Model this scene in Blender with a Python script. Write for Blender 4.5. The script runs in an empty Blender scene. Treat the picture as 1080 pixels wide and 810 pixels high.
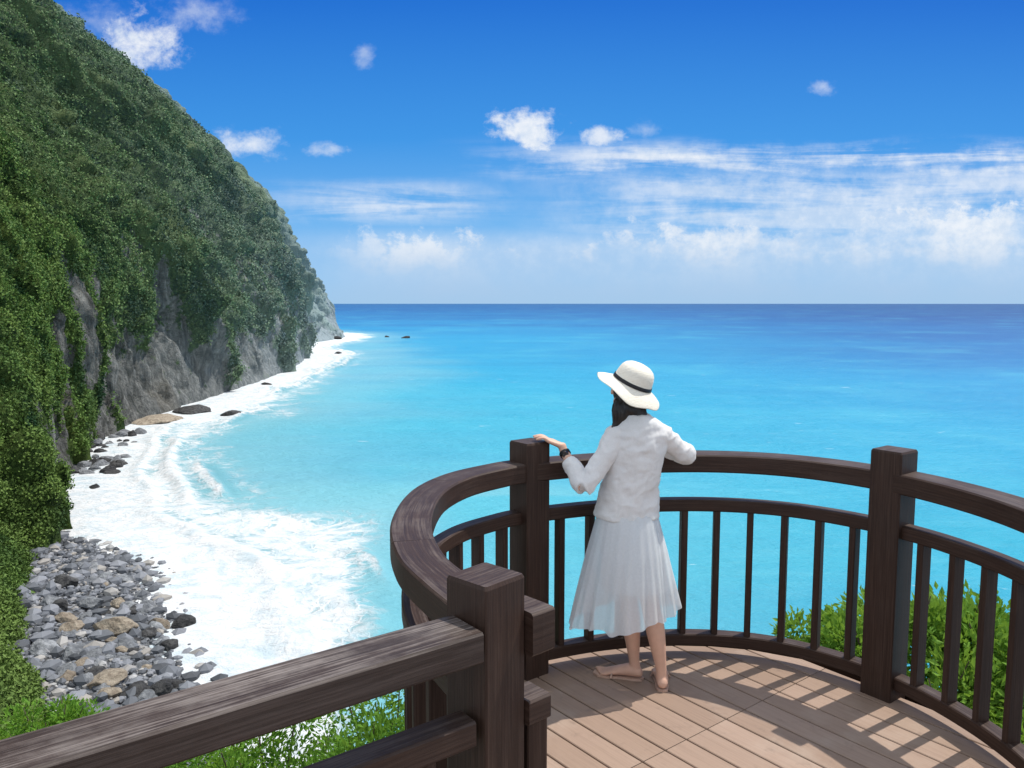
import bpy, bmesh, math, random
import numpy as np
from mathutils import Vector, Matrix
random.seed(4); rng=np.random.default_rng(7)
C=bpy.context.scene.collection
H=1.937; TH=math.radians(5.8); cT,sT=math.cos(TH),math.sin(TH); SEA=-35.0
def P(px,py,z):
    u=(px-540)/840; v=(405-py)/840
    dy=cT+v*sT; dz=-sT+v*cT
    t=(z-H)/dz
    return (u*t,dy*t,z)
# ------------------------------------------------------------ numpy noise
def hsh(ix,iy,iz,seed=0):
    n=(ix.astype(np.int64)*73856093)^(iy.astype(np.int64)*19349663)^(iz.astype(np.int64)*83492791)^(seed*2654435)
    n=n&0xffffffff
    n=((n^(n>>16))*0x45d9f3b)&0xffffffff
    n=((n^(n>>16))*0x45d9f3b)&0xffffffff
    n=n^(n>>16)
    return (n&0xffffff)/float(0xffffff)
def vnoise(p,seed=0):
    f=np.floor(p); r=p-f; i=f.astype(np.int64); w=r*r*(3-2*r)
    o=0
    for a in (0,1):
        for b in (0,1):
            for c in (0,1):
                wt=(w[:,0] if a else 1-w[:,0])*(w[:,1] if b else 1-w[:,1])*(w[:,2] if c else 1-w[:,2])
                o=o+wt*hsh(i[:,0]+a,i[:,1]+b,i[:,2]+c,seed)
    return o
def fbm(p,oct=4,seed=0,gain=.5):
    s=0;a=1;t=0
    for k in range(oct):
        s=s+a*vnoise(p*(2.03**k)+k*17.3,seed+k); t+=a; a*=gain
    return s/t
def worley(p,seed=0):
    f=np.floor(p).astype(np.int64); best=np.full(len(p),9.0); rid=np.zeros(len(p))
    for a in (-1,0,1):
        for b in (-1,0,1):
            for c in (-1,0,1):
                x=f[:,0]+a;y=f[:,1]+b;z=f[:,2]+c
                d=(x+hsh(x,y,z,seed)-p[:,0])**2+(y+hsh(x,y,z,seed+1)-p[:,1])**2+(z+hsh(x,y,z,seed+2)-p[:,2])**2
                m=d<best; best=np.where(m,d,best); rid=np.where(m,hsh(x,y,z,seed+3),rid)
    return np.sqrt(best),rid
def sstep(x,a,b):
    t=np.clip((x-a)/(b-a),0,1); return t*t*(3-2*t)
# ------------------------------------------------------------ object helpers
def npmesh(name,verts,faces,attrs=None,smooth=True,cols=None):
    me=bpy.data.meshes.new(name)
    verts=np.asarray(verts,dtype=np.float32); faces=np.asarray(faces,dtype=np.int32)
    k=faces.shape[1]
    me.vertices.add(len(verts)); me.vertices.foreach_set('co',verts.ravel())
    me.loops.add(faces.size); me.loops.foreach_set('vertex_index',faces.ravel())
    me.polygons.add(len(faces)); me.polygons.foreach_set('loop_start',np.arange(0,faces.size,k,dtype=np.int32))
    me.polygons.foreach_set('loop_total',np.full(len(faces),k,dtype=np.int32))
    me.polygons.foreach_set('use_smooth',np.full(len(faces),smooth))
    me.update(calc_edges=True); me.validate()
    for n,a in (attrs or {}).items():
        at=me.attributes.new(n,'FLOAT','POINT'); at.data.foreach_set('value',np.asarray(a,dtype=np.float32))
    for n,a in (cols or {}).items():
        at=me.attributes.new(n,'FLOAT_COLOR','POINT')
        a=np.concatenate([a,np.ones((len(a),1))],1).astype(np.float32); at.data.foreach_set('color',a.ravel())
    return me
def grid_faces(n,m,wrap=False):
    i=np.arange(n-1)[:,None]; j=np.arange(m if wrap else m-1)[None,:]; j2=(j+1)%m
    a=i*m+j; b=i*m+j2; c=(i+1)*m+j2; d=(i+1)*m+j
    return np.stack([a,b,c,d],-1).reshape(-1,4)
def link(name,me,mat,parent=None):
    o=bpy.data.objects.new(name,me); C.objects.link(o)
    if mat is not None:
        me.materials.clear(); me.materials.append(mat)
    if parent: o.parent=parent
    return o
def tag(o,label=None,cat=None,group=None,kind=None):
    if label:o['label']=label
    if cat:o['category']=cat
    if group:o['group']=group
    if kind:o['kind']=kind
    return o
def empty(name,loc=(0,0,0)):
    o=bpy.data.objects.new(name,None); C.objects.link(o); o.location=loc; o.empty_display_size=.1
    return o
def setloc(me,origin):
    me.transform(Matrix.Translation(-Vector(origin)))
# ------------------------------------------------------------ material helpers
class NT:
    def __init__(s,tree): s.t=tree; s.n=tree.nodes; s.l=tree.links
    def node(s,ty,**kw):
        n=s.n.new(ty)
        for k,v in kw.items(): setattr(n,k,v)
        return n
    def inp(s,sock,v):
        if v is None:return
        if isinstance(v,bpy.types.NodeSocket): s.l.new(v,sock)
        elif isinstance(v,(tuple,list)) and len(v)==3 and sock.type=='RGBA': sock.default_value=(*v,1)
        else: sock.default_value=v
    def m(s,op,a,b=None,c=None,clamp=False):
        n=s.node('ShaderNodeMath',operation=op); n.use_clamp=clamp
        s.inp(n.inputs[0],a); s.inp(n.inputs[1],b)
        if c is not None: s.inp(n.inputs[2],c)
        return n.outputs[0]
    def vm(s,op,a,b=None):
        n=s.node('ShaderNodeVectorMath',operation=op); s.inp(n.inputs[0],a); s.inp(n.inputs[1],b)
        return n.outputs['Value'] if op in('LENGTH','DOT_PRODUCT','DISTANCE') else n.outputs[0]
    def mix(s,f,a,b):
        n=s.node('ShaderNodeMix',data_type='RGBA'); s.inp(n.inputs[0],f); s.inp(n.inputs[6],a); s.inp(n.inputs[7],b); return n.outputs[2]
    def ss(s,x,a,b):
        n=s.node('ShaderNodeMapRange',interpolation_type='SMOOTHSTEP'); s.inp(n.inputs[0],x); n.inputs[1].default_value=a; n.inputs[2].default_value=b
        return n.outputs[0]
    def noise(s,vec,scale,detail=4,rough=.5,dist=0):
        n=s.node('ShaderNodeTexNoise'); s.inp(n.inputs['Vector'],vec); n.inputs['Scale'].default_value=scale
        n.inputs['Detail'].default_value=detail; n.inputs['Roughness'].default_value=rough; n.inputs['Distortion'].default_value=dist
        return n.outputs[0]
    def vor(s,vec,scale,feat='F1',out=0):
        n=s.node('ShaderNodeTexVoronoi',feature=feat); s.inp(n.inputs['Vector'],vec); n.inputs['Scale'].default_value=scale
        return n.outputs[out]
    def attr(s,name,out='Fac'):
        n=s.node('ShaderNodeAttribute',attribute_name=name); return n.outputs[out]
    def ramp(s,f,stops):
        n=s.node('ShaderNodeValToRGB'); cr=n.color_ramp
        while len(cr.elements)<len(stops): cr.elements.new(.5)
        for e,(p,c) in zip(cr.elements,stops): e.position=p; e.color=(*c,1)
        s.inp(n.inputs[0],f); return n.outputs[0]
    def mapping(s,vec,sc=(1,1,1),rot=(0,0,0)):
        n=s.node('ShaderNodeMapping'); s.inp(n.inputs[0],vec); n.inputs['Scale'].default_value=sc; n.inputs['Rotation'].default_value=rot; return n.outputs[0]
    def bump(s,h,strength=.5,dist=.02,normal=None):
        n=s.node('ShaderNodeBump'); s.inp(n.inputs['Height'],h); s.inp(n.inputs['Strength'],strength); n.inputs['Distance'].default_value=dist
        if normal is not None: s.l.new(normal,n.inputs['Normal'])
        return n.outputs[0]
def mat(name):
    m=bpy.data.materials.new(name); m.use_nodes=True; t=NT(m.node_tree); b=t.n['Principled BSDF']
    return m,t,b
def bset(t,b,col=None,rough=None,norm=None,spec=None):
    if col is not None:t.inp(b.inputs['Base Color'],col)
    if rough is not None:t.inp(b.inputs['Roughness'],rough)
    if norm is not None:t.inp(b.inputs['Normal'],norm)
    if spec is not None:t.inp(b.inputs['Specular IOR Level'],spec)
def pos(t): return t.node('ShaderNodeNewGeometry').outputs['Position']
def uvn(t): return t.node('ShaderNodeTexCoord').outputs['UV']
def wood(name,dark,light,wear,wearc):
    m,t,b=mat(name); uv=uvn(t)
    g=t.noise(t.mapping(uv,(3.0,120,1)),1.0,8,.68,.15)
    g2=t.noise(t.mapping(uv,(1.4,14,1)),1.0,6,.65)
    g3=t.noise(pos(t),5,6,.68)
    nz=t.node('ShaderNodeSeparateXYZ'); t.l.new(t.node('ShaderNodeNewGeometry').outputs['True Normal'],nz.inputs[0])
    top=t.ss(nz.outputs[2],.55,.9)
    c=t.mix(t.ss(g,.3,.75),dark,light)
    wv=t.ss(t.m('ADD',t.m('MULTIPLY',g,.45),t.m('MULTIPLY',t.m('ADD',g2,g3),.30)),.53-wear*.08,.67)
    c=t.mix(t.m('MULTIPLY',wv,t.m('MULTIPLY_ADD',top,wear,.12)),c,wearc)
    c=t.mix(t.m('MULTIPLY',t.ss(g3,.5,.75),.3),c,(dark[0]*.6,dark[1]*.6,dark[2]*.6))
    bset(t,b,c,t.m('MULTIPLY_ADD',g,.3,.42),t.bump(t.m('ADD',g,t.m('MULTIPLY',g3,.4)),.5,.003),.25)
    return m
M={}
M['wood']=wood('dark_stained_wood',(.028,.0145,.010),(.054,.029,.020),.6,(.15,.118,.10))
M['wood_worn']=wood('weathered_wood',(.028,.018,.014),(.056,.036,.029),.88,(.25,.215,.195))
M['woodin']=wood('brown_wood',(.03,.014,.009),(.06,.03,.02),.15,(.12,.07,.05))
m,t,b=mat('deck_boards'); uv=uvn(t)
r=t.attr('rnd'); g=t.noise(t.mapping(uv,(3,70,1)),1,7,.6,.2); gb=t.noise(pos(t),2.2,5,.6); gs=t.noise(pos(t),9,5,.7)
c=t.mix(r,(.27,.185,.135),(.36,.255,.195)); c=t.mix(t.m('MULTIPLY',t.ss(g,.4,.7),.35),c,(.20,.135,.10)); c=t.mix(t.m('MULTIPLY',t.ss(gb,.5,.72),.4),c,(.42,.335,.27)); c=t.mix(t.m('MULTIPLY',t.ss(gs,.56,.72),.4),c,(.16,.115,.09))
bset(t,b,c,.65,t.bump(g,.4,.003),.2); M['deck']=m
HAZE_TINT=(.27,.345,.385)  # aerial haze, painted into the base colours of cliff and growth
def foliage(name,c1,c2,c3,tr=.35,ns=.35):
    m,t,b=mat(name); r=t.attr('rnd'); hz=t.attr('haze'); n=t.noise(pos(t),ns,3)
    c=t.mix(r,c1,c2); c=t.mix(t.m('MULTIPLY',t.ss(n,.45,.68),.7),c,c3); c=t.mix(hz,c,HAZE_TINT)
    bset(t,b,c,.6,None,.12)
    if tr:
        tl=t.node('ShaderNodeBsdfTranslucent'); t.l.new(t.mix(.5,c,(.25,.36,.03)),tl.inputs[0])
        mx=t.node('ShaderNodeMixShader'); mx.inputs[0].default_value=tr
        t.l.new(b.outputs[0],mx.inputs[1]); t.l.new(tl.outputs[0],mx.inputs[2]); t.l.new(mx.outputs[0],t.n['Material Output'].inputs[0])
    return m
M['leaf_far']=foliage('hillside_foliage',(.012,.040,.012),(.115,.19,.042),(.145,.215,.05),0,.05)
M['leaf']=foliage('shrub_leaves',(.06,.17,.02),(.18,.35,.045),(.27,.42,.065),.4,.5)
m,t,b=mat('bark'); n=t.noise(pos(t),30,5); bset(t,b,t.mix(n,(.05,.035,.025),(.14,.10,.07)),.9,t.bump(n,.5,.01)); M['bark']=m
# cliff
m,t,b=mat('cliff_rock_and_growth'); p=pos(t)
veg=t.attr('veg'); hz=t.attr('haze')
st=t.noise(t.mapping(p,(.34,.34,.055)),1,9,.70,.9); cr=t.noise(p,.35,10,.74,1.4); big=t.noise(p,.03,6,.6)
fr=t.vor(t.mapping(p,(.16,.16,.05)),1.0,'DISTANCE_TO_EDGE')
rc=t.ramp(st,[(.3,(.07,.07,.063)),(.44,(.17,.168,.155)),(.56,(.29,.285,.265)),(.70,(.48,.475,.44))])
rc=t.mix(t.m('MULTIPLY',t.ss(cr,.50,.64),.7),rc,(.06,.062,.052))
rc=t.mix(t.m('MULTIPLY',t.m('SUBTRACT',1.0,t.ss(fr,.0,.08)),.5),rc,(.05,.05,.042))
rc=t.mix(t.m('MULTIPLY',t.ss(big,.56,.70),.3),rc,(.28,.23,.16))
g1=t.noise(p,.9,7,.7); gc=t.mix(t.ss(g1,.35,.65),(.014,.038,.010),(.09,.155,.034)); gc=t.mix(t.ss(big,.45,.7),gc,(.13,.19,.048))
vn=t.noise(t.mapping(p,(.16,.16,.085)),1,10,.76)
v2=t.ss(t.m('ADD',veg,t.m('MULTIPLY',t.m('SUBTRACT',vn,.455),3.0)),.40,.54)
c=t.mix(v2,rc,gc); c=t.mix(hz,c,HAZE_TINT)
bh=t.m('ADD',t.m('MULTIPLY',cr,1.3),t.m('ADD',t.m('MULTIPLY',g1,.8),t.m('MULTIPLY',t.ss(fr,0,.2),.6)))
bset(t,b,c,.9,t.bump(bh,t.m('SUBTRACT',1.0,t.m('MULTIPLY',hz,.7)),3.0),.1); M['cliff']=m
def rock(name,a,bb):
    m,t,b=mat(name); p=pos(t); oi=t.node('ShaderNodeObjectInfo').outputs['Random']
    n=t.noise(p,1.2,8,.7); n2=t.noise(p,4,6,.7)
    c=t.mix(t.ss(n,.35,.65),a,bb); c=t.mix(t.m('MULTIPLY',oi,.5),c,(a[0]*.6,a[1]*.6,a[2]*.6))
    bset(t,b,c,.85,t.bump(n2,.8,.3),.2); return m
M['rock_grey']=rock('grey_rock',(.13,.137,.148),(.32,.33,.34))
M['rock_dark']=rock('wet_dark_rock',(.028,.028,.03),(.10,.098,.095))
M['rock_tan']=rock('tan_rock',(.20,.16,.12),(.42,.36,.28))
m,t,b=mat('shingle'); p=pos(t)
v=t.node('ShaderNodeTexVoronoi'); t.l.new(p,v.inputs['Vector']); v.inputs['Scale'].default_value=1.6
v2=t.node('ShaderNodeTexVoronoi'); t.l.new(p,v2.inputs['Vector']); v2.inputs['Scale'].default_value=4
bw=t.node('ShaderNodeSeparateColor'); t.l.new(v.outputs['Color'],bw.inputs[0])
c=t.ramp(bw.outputs[0],[(0,(.09,.095,.105)),(.5,(.21,.22,.24)),(.85,(.32,.32,.32)),(1,(.46,.45,.44))])
c=t.mix(t.ss(v.outputs['Distance'],.35,.7),c,(.05,.05,.052)); wet=t.attr('wet'); c=t.mix(t.m('MULTIPLY',wet,.5),c,(.05,.055,.06))
bset(t,b,c,.8,t.bump(t.m('ADD',v.outputs['Distance'],t.m('MULTIPLY',v2.outputs['Distance'],.4)),-.9,.5),.25); M['shingle']=m
m,t,b=mat('stone_mix'); r=t.attr('rnd'); n=t.noise(pos(t),2,5)
c=t.ramp(r,[(0,(.05,.055,.062)),(.4,(.14,.15,.168)),(.8,(.25,.26,.285)),(.93,(.33,.30,.26)),(1,(.45,.45,.45))])
bset(t,b,t.mix(t.m('MULTIPLY',n,.4),c,(.09,.09,.095)),.8,None,.25); M['stones']=m
# sea
m,t,b=mat('sea_water'); p=pos(t)
base=t.attr('scol','Color'); F=t.attr('foam'); crest=t.attr('face')
nn=t.node('ShaderNodeTexNoise'); t.l.new(p,nn.inputs['Vector']); nn.inputs['Scale'].default_value=.06; nn.inputs['Detail'].default_value=5
sc=t.node('ShaderNodeVectorMath',operation='SCALE'); t.l.new(nn.outputs['Color'],sc.inputs[0]); sc.inputs[3].default_value=16
pw=t.vm('ADD',p,sc.outputs[0])
l1=t.vor(pw,.20,'DISTANCE_TO_EDGE'); l2=t.vor(pw,.55,'DISTANCE_TO_EDGE'); fn=t.noise(pw,.13,11,.74,.5)
lace=t.m('SUBTRACT',1.0,t.m('MULTIPLY',t.m('MINIMUM',t.m('MULTIPLY',l1,1.6),t.m('MULTIPLY',l2,2.2)),1.7),clamp=True)
dens=t.m('ADD',t.m('MULTIPLY',lace,.32),t.m('MULTIPLY',t.m('MULTIPLY_ADD',fn,1.7,-.35),.75))
ff=t.ss(t.m('ADD',t.m('MULTIPLY',F,1.02),t.m('SUBTRACT',dens,1.11)),-.10,.36)
wn=t.noise(t.mapping(p,(.07,.20,.1)),1,8,.65); wn2=t.noise(t.mapping(p,(.004,.022,.1)),1,7,.62); wn3=t.noise(p,.012,6,.6)
c=t.mix(t.m('MULTIPLY',t.ss(wn,.45,.8),.5),base,t.mix(.35,base,(.20,.58,.66)))
c=t.mix(t.m('MULTIPLY',t.ss(wn2,.45,.7),.35),c,t.mix(.55,c,(.01,.15,.34)))
c=t.mix(t.m('MULTIPLY',t.ss(wn3,.48,.7),.25),c,(.10,.46,.54))
c=t.mix(t.m('MULTIPLY',F,.70,clamp=True),c,(.32,.52,.56))
c=t.mix(t.m('MULTIPLY',crest,.5),c,(.10,.27,.30))  # shaded wave fronts painted as a darker water colour
fs=t.noise(pw,.32,9,.72); fcol=t.mix(t.ss(fs,.32,.58),(.48,.57,.61),(.69,.70,.70))  # shading within the foam painted in as a bluer tone
c=t.mix(ff,c,fcol)
cap=t.noise(t.mapping(p,(.12,.45,.1)),1,3,.5); c=t.mix(t.m('MULTIPLY',t.ss(cap,.72,.77),.6),c,(.6,.68,.70))
h1=t.noise(t.mapping(p,(.28,.5,.3)),1,8,.65)
bset(t,b,c,t.m('MULTIPLY_ADD',ff,.5,.42),t.bump(t.m('ADD',t.m('MULTIPLY',h1,1.3),t.m('MULTIPLY',fs,t.m('MULTIPLY',ff,.8))),.7,1.2),.2); M['sea']=m
# person
def simple(name,col,rough=.7,spec=.3,bs=None,tr=0):
    m,t,b=mat(name); n=t.noise(pos(t),bs or 60,5,.6); c=t.mix(n,tuple(x*.88 for x in col),tuple(min(1,x*1.08) for x in col))
    bset(t,b,c,rough,t.bump(n,.25,.003),spec)
    if tr:
        tl=t.node('ShaderNodeBsdfTranslucent'); t.l.new(c,tl.inputs[0]); mx=t.node('ShaderNodeMixShader'); mx.inputs[0].default_value=tr
        t.l.new(b.outputs[0],mx.inputs[1]); t.l.new(tl.outputs[0],mx.inputs[2]); t.l.new(mx.outputs[0],t.n['Material Output'].inputs[0])
    return m
M['skin']=simple('skin',(.66,.40,.29),.5,.3,40)
M['knit']=simple('white_knit',(.90,.90,.89),.9,.1,160,.3)
M['chiffon']=simple('white_chiffon',(.87,.90,.92),.8,.15,90,.42)
_m=M['chiffon']; _t=NT(_m.node_tree); tp=_t.node('ShaderNodeBsdfTransparent'); mx=_t.node('ShaderNodeMixShader'); mx.inputs[0].default_value=.16
src=_t.n['Material Output'].inputs[0].links[0].from_socket; _t.l.new(src,mx.inputs[1]); _t.l.new(tp.outputs[0],mx.inputs[2]); _t.l.new(mx.outputs[0],_t.n['Material Output'].inputs[0])
M['lining']=simple('white_lining',(.87,.90,.92),.8,.1,90,.35)
M['black']=simple('black_ribbon',(.012,.012,.014),.5,.3)
M['hair']=simple('black_hair',(.012,.009,.008),.4,.5,150)
M['lip']=simple('lips',(.45,.15,.13)); M['eye']=simple('eye',(.05,.03,.02),.2,.6)
M['metal']=simple('watch_face',(.02,.02,.025),.15,.8); M['sole']=simple('nude_leather',(.50,.33,.25),.6)
# ------------------------------------------------------------ shoreline
def catmull(pts,n):
    pts=np.array(pts,float); out=[]
    for i in range(len(pts)-1):
        p0=pts[max(i-1,0)];p1=pts[i];p2=pts[i+1];p3=pts[min(i+2,len(pts)-1)]
        for k in range(n):
            t_=k/n; out.append(.5*((2*p1)+(-p0+p2)*t_+(2*p0-5*p1+4*p2-p3)*t_**2+(-p0+3*p1-3*p2+p3)*t_**3))
    out.append(pts[-1]); return np.array(out)
shore=catmull([(150,-60),(80,25),(30,48),(-5,54),(-24,60),(-31,68),(-31.5,74),(-37,82),(-41.5,93),(-48,104),(-57,113),(-66,121),(-76,136),(-87,156),(-93,172),(-104,200),(-113,240),(-114,280),(-115,330),(-116,387),(-124,470),(-140,562),(-161,640),(-181,720),(-177,800),(-181,888),(-216,968),(-320,1080)],7)
shore[:,0]+=1.6*(fbm(np.c_[shore*.12,np.zeros(len(shore))],3,5)-.5)*2
land=np.vstack([shore,[(-3000,1500),(-3000,-600),(150,-600)]])
def sdist(q):
    out=np.full(len(q),1e9)
    A=shore[:-1];B=shore[1:]
    for a,b_ in zip(A,B):
        d=b_-a; L=d@d+1e-9
        tt=np.clip(((q-a)@d)/L,0,1); e=q-a-tt[:,None]*d
        out=np.minimum(out,(e*e).sum(1))
    out=np.sqrt(out); ins=np.zeros(len(q),bool)
    for a,b_ in zip(land,np.roll(land,-1,0)):
        c1=(a[1]>q[:,1])!=(b_[1]>q[:,1])
        if abs(b_[1]-a[1])<1e-9: continue
        xi=(b_[0]-a[0])*(q[:,1]-a[1])/(b_[1]-a[1])+a[0]
        ins^=c1&(q[:,0]<xi)
    return np.where(ins,out,-out)
# ------------------------------------------------------------ sea
na,nr=760,600
ang=np.radians(np.linspace(-80,80,na)); rad=20*(45000/20)**(np.linspace(0,1,nr)**1.12)
R_,A_=np.meshgrid(rad,ang,indexing='ij'); X=(R_*np.sin(A_)).ravel(); Y=(R_*np.cos(A_)).ravel(); Rr=R_.ravel()
sd=np.full(len(X),-2000.0); mk=Rr<1500; q=np.c_[X,Y]; sd[mk]=sdist(q[mk]); d=-sd
p3=np.c_[X,Y,np.zeros(len(X))]
wob=fbm(p3*.022,4,3)-.5; w2=fbm(p3*.07,4,9)-.5
dd=d+wob*26+w2*14+sstep(X,-26,-4)*40*(Y<150)
foam=1-.16*sstep(dd,7,18)-.30*sstep(dd,17,29)-.30*sstep(dd,25,42)-.24*sstep(dd,38,80)
z=np.zeros(len(X)); face=np.zeros(len(X)); clr=1-sstep(X,-24,-6)*(Y<150)
for off,wd,hh,th in ((11,1.7,.7,.44),(18,1.9,1.2,.46),(25,1.7,1.0,.54)):
    ph=d+wob*16+w2*5-off; on=sstep(vnoise(p3*.03+off),th-.08,th+.14)*clr
    cr_=np.exp(-(ph/wd)**2)*on; z+=hh*cr_
    foam=np.maximum(foam,np.exp(-((ph+wd*.4)/(wd*.9))**2)*on*.92); face=np.maximum(face,np.exp(-((ph-wd*1.2)/(wd*.8))**2)*on)
    foam-= .22*np.exp(-((ph-wd*1.6)/(wd*1.0))**2)*on
foam=np.clip(foam,0,1)
z+=(fbm(p3*.12,3,21)-.5)*.6*(Rr<400)+(fbm(np.c_[X*.03,Y*.07,X*0],3,25)-.5)*.8*(Rr<700)
far=np.log10(np.maximum(Rr,1))
stops=np.array([1.8,2.15,2.4,2.6,2.8,3.0,3.2,3.5,3.8,4.6])
colL=np.array([(.11,.39,.46),(.08,.39,.48),(.040,.355,.485),(.025,.335,.50),(.022,.29,.48),(.020,.24,.44),(.018,.165,.36),(.012,.105,.28),(.01,.075,.23),(.012,.065,.19)])
colR=np.array([(.03,.32,.44),(.02,.32,.45),(.012,.28,.46),(.009,.215,.425),(.008,.145,.355),(.008,.10,.29),(.008,.07,.235),(.008,.05,.19),(.008,.042,.16),(.008,.037,.145)])
fr=far+(fbm(np.c_[X*.0012,Y*.006,X*0],4,31)-.5)*.35
cl=np.stack([np.interp(fr,stops,colL[:,k]) for k in range(3)],1); cr2=np.stack([np.interp(fr,stops,colR[:,k]) for k in range(3)],1)
w=sstep(X/np.maximum(Y,1)+(fbm(p3*.003,3,8)-.5)*.3,-.15,.65)[:,None]
col=cl*(1-w)+cr2*w
pale=(1-sstep(d+wob*70,25,110))[:,None]*.6*clr[:,None]; col=col*(1-pale)+np.array([.19,.42,.46])*pale
me=npmesh('sea',np.c_[X,Y,SEA+z],grid_faces(nr,na)[:,::-1],{'foam':foam,'face':face*(Rr<600)},cols={'scol':col})
tag(link('sea',me,M['sea']),kind='structure',label='turquoise sea breaking white along the cliff foot')
# ------------------------------------------------------------ cliff
basec=catmull([(-170,60),(-125,92),(-98,104),(-82,109),(-72.5,113.5),(-71,120),(-79.5,136),(-90,156),(-105,192),(-116,237),(-118,280),(-119,330),(-120,387),(-128,470),(-144,560),(-166,640),(-186,720),(-181,800),(-185,885),(-220,965),(-330,1080)],60)
seg=np.r_[0,np.cumsum(np.hypot(*np.diff(basec,axis=0).T))]
ns=1250; ts=np.linspace(0,1,ns)**1.7*seg[-1]; bx=np.interp(ts,seg,basec[:,0]); by=np.interp(ts,seg,basec[:,1])
nh=540; hs=-3+460*np.linspace(0,1,nh)**1.5
prof={60:[(0,0),(7,12),(14,24),(32,50),(70,100),(140,180),(400,520)],
 108:[(0,0),(4,10),(9,20),(18,32),(44,62),(90,120),(160,220),(420,540)],
 116:[(0,0),(3,12),(7,22),(14,33),(26,48),(48,72),(85,115),(160,220),(420,540)],
 132:[(0,0),(2,14),(6,28),(13,42),(32,66),(62,102),(125,175),(400,500)],
 150:[(0,0),(2,25),(6,42),(20,66),(48,100),(108,170),(400,500)],
 200:[(0,0),(5,28),(12,48),(26,70),(52,105),(110,172),(400,500)],
 290:[(0,0),(8,30),(18,56),(34,76),(66,108),(125,178),(400,480)],
 560:[(0,0),(7,30),(16,57),(41,98),(59,121),(112,175),(205,255),(430,480)],
 700:[(0,0),(20,40),(50,85),(90,140),(145,190),(205,250),(340,360),(450,480)],
 885:[(0,0),(34,47),(59,89),(100,155),(142,193),(194,250),(246,280),(315,345),(430,460)],
 1100:[(0,0),(40,47),(70,89),(110,155),(160,195),(200,245),(250,275),(320,340),(440,460)]}
ky=sorted(prof); inl=np.stack([np.interp(hs,[b_ for a,b_ in prof[k]],[a for a,b_ in prof[k]]) for k in ky],0)
BY=np.repeat(by,nh); HS=np.tile(hs,ns); BX0=np.repeat(bx,nh)
I=np.empty((ns,nh))
for j in range(nh): I[:,j]=np.interp(by,ky,inl[:,j])
X=(bx[:,None]-I).ravel(); Y=BY.copy(); Z=SEA+HS
hf=np.clip(HS/50,0.03,1); farf=np.clip((BY-125)/200,.06,1)
ar=BY+HS*.25+(fbm(np.c_[BY*.02,HS*.02,BY*0],3,40)-.5)*30
rid=1-np.abs(2*fbm(np.c_[ar*.017,HS*.004,BY*0],4,41)-1); rid2=1-np.abs(2*fbm(np.c_[ar*.045,HS*.010,BY*0],4,42)-1)
X=X+((rid-.80)*60+(rid2-.76)*28)*hf*farf
X=X+(fbm(np.c_[BY*.035,HS*.03,BY*0],4,43)-.5)*16*np.clip(HS/25,.05,1)*np.clip((BY-110)/150,.1,1)
hr=np.interp(BY,[0,124,134,150,192,280,450,560,700,885],[-60,-60,18,38,46,46,36,44,50,50])
vm=fbm(np.c_[BY*.03,HS*.03,BY*0],5,47)-.5; vm2=fbm(np.c_[BY*.12,HS*.03,X*.05],5,49)-.5
rockm=sstep((hr-HS)/26+vm*3.6+vm2*4.6,-.2,1.0)*(BY>124)
patch=sstep(fbm(np.c_[BY*.05+9,HS*.04,BY*0],5,53),.60,.67)*sstep(BY,170,230)*(1-sstep(HS,75,110))
veg=np.clip(1-np.maximum(rockm,patch*.6),0,1)
rd1=fbm(np.c_[BY*.20,HS*.07,X*.1],5,55,.6)-.5; rd2=np.abs(fbm(np.c_[BY*.10,HS*.03,X*.05],3,57)-.5)
X=X+(rd1*7-rd2*13)*(1-veg)*np.clip(HS/6,.2,1)
dome=np.zeros(len(X)); rdid=np.zeros(len(X)); p3=np.c_[X,Y,Z]
for lo,hi,c_ in ((0,175,5.0),(175,330,7.),(330,2000,9.5)):
    k=(BY>=lo)&(BY<hi)
    f1,r1=worley(p3[k]/c_,61); f2,r2=worley(p3[k]/(c_*.40),67)
    dome[k]=(np.sqrt(np.clip(1-f1**2,0,1))*(.3+r1*1.1)*c_*.68+np.sqrt(np.clip(1-f2**2,0,1))*c_*.26); rdid[k]=r1
X=X+(dome-1.5)*veg*.8; Z=Z+dome*veg*.5*(HS>1)
haze=np.clip(np.clip((Y-180)/1250,0,.50)+np.clip(1-HS/120,0,1)*np.clip((Y-230)/750,0,.32),0,.72)  # painted haze amount: grows with distance, plus mist low on the far cliff
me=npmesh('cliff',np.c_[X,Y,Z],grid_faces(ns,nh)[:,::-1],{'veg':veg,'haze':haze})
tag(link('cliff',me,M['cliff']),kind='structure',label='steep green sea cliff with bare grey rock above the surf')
CL=np.c_[X,Y,Z]; CV=veg; CHS=HS
def leafmesh(cen,dirs,size,rnd,haze,wr=.55,fold=.15):
    n=len(cen); dirs=dirs/np.linalg.norm(dirs,axis=1)[:,None]
    o=rng.normal(size=(n,3)); s=np.cross(dirs,o); s/=np.linalg.norm(s,axis=1)[:,None]; nn_=np.cross(dirs,s)
    L=size[:,None]
    v=np.stack([cen-dirs*L*.5,cen+s*L*wr*.5+nn_*L*fold,cen+dirs*L*.5,cen-s*L*wr*.5+nn_*L*fold],1).reshape(-1,3)
    f=np.arange(n*4).reshape(-1,4)
    return v,f,np.repeat(rnd,4),np.repeat(haze,4)
idx=np.where((CV>.35)&(CL[:,1]>60)&(CL[:,1]<560)&(CHS>1)&(CL[:,0]>-.70*CL[:,1]-6)&(CL[:,2]<CL[:,1]*.40+8))[0]
NL=280000
wgt=(60/CL[idx,1])**.6; ch=rng.choice(idx,NL,p=wgt/wgt.sum())
cc=CL[ch]+rng.normal(size=(NL,3))*np.clip(CL[ch,1]*.0024,.2,.9)[:,None]+np.array([.2,0,.2])
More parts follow.
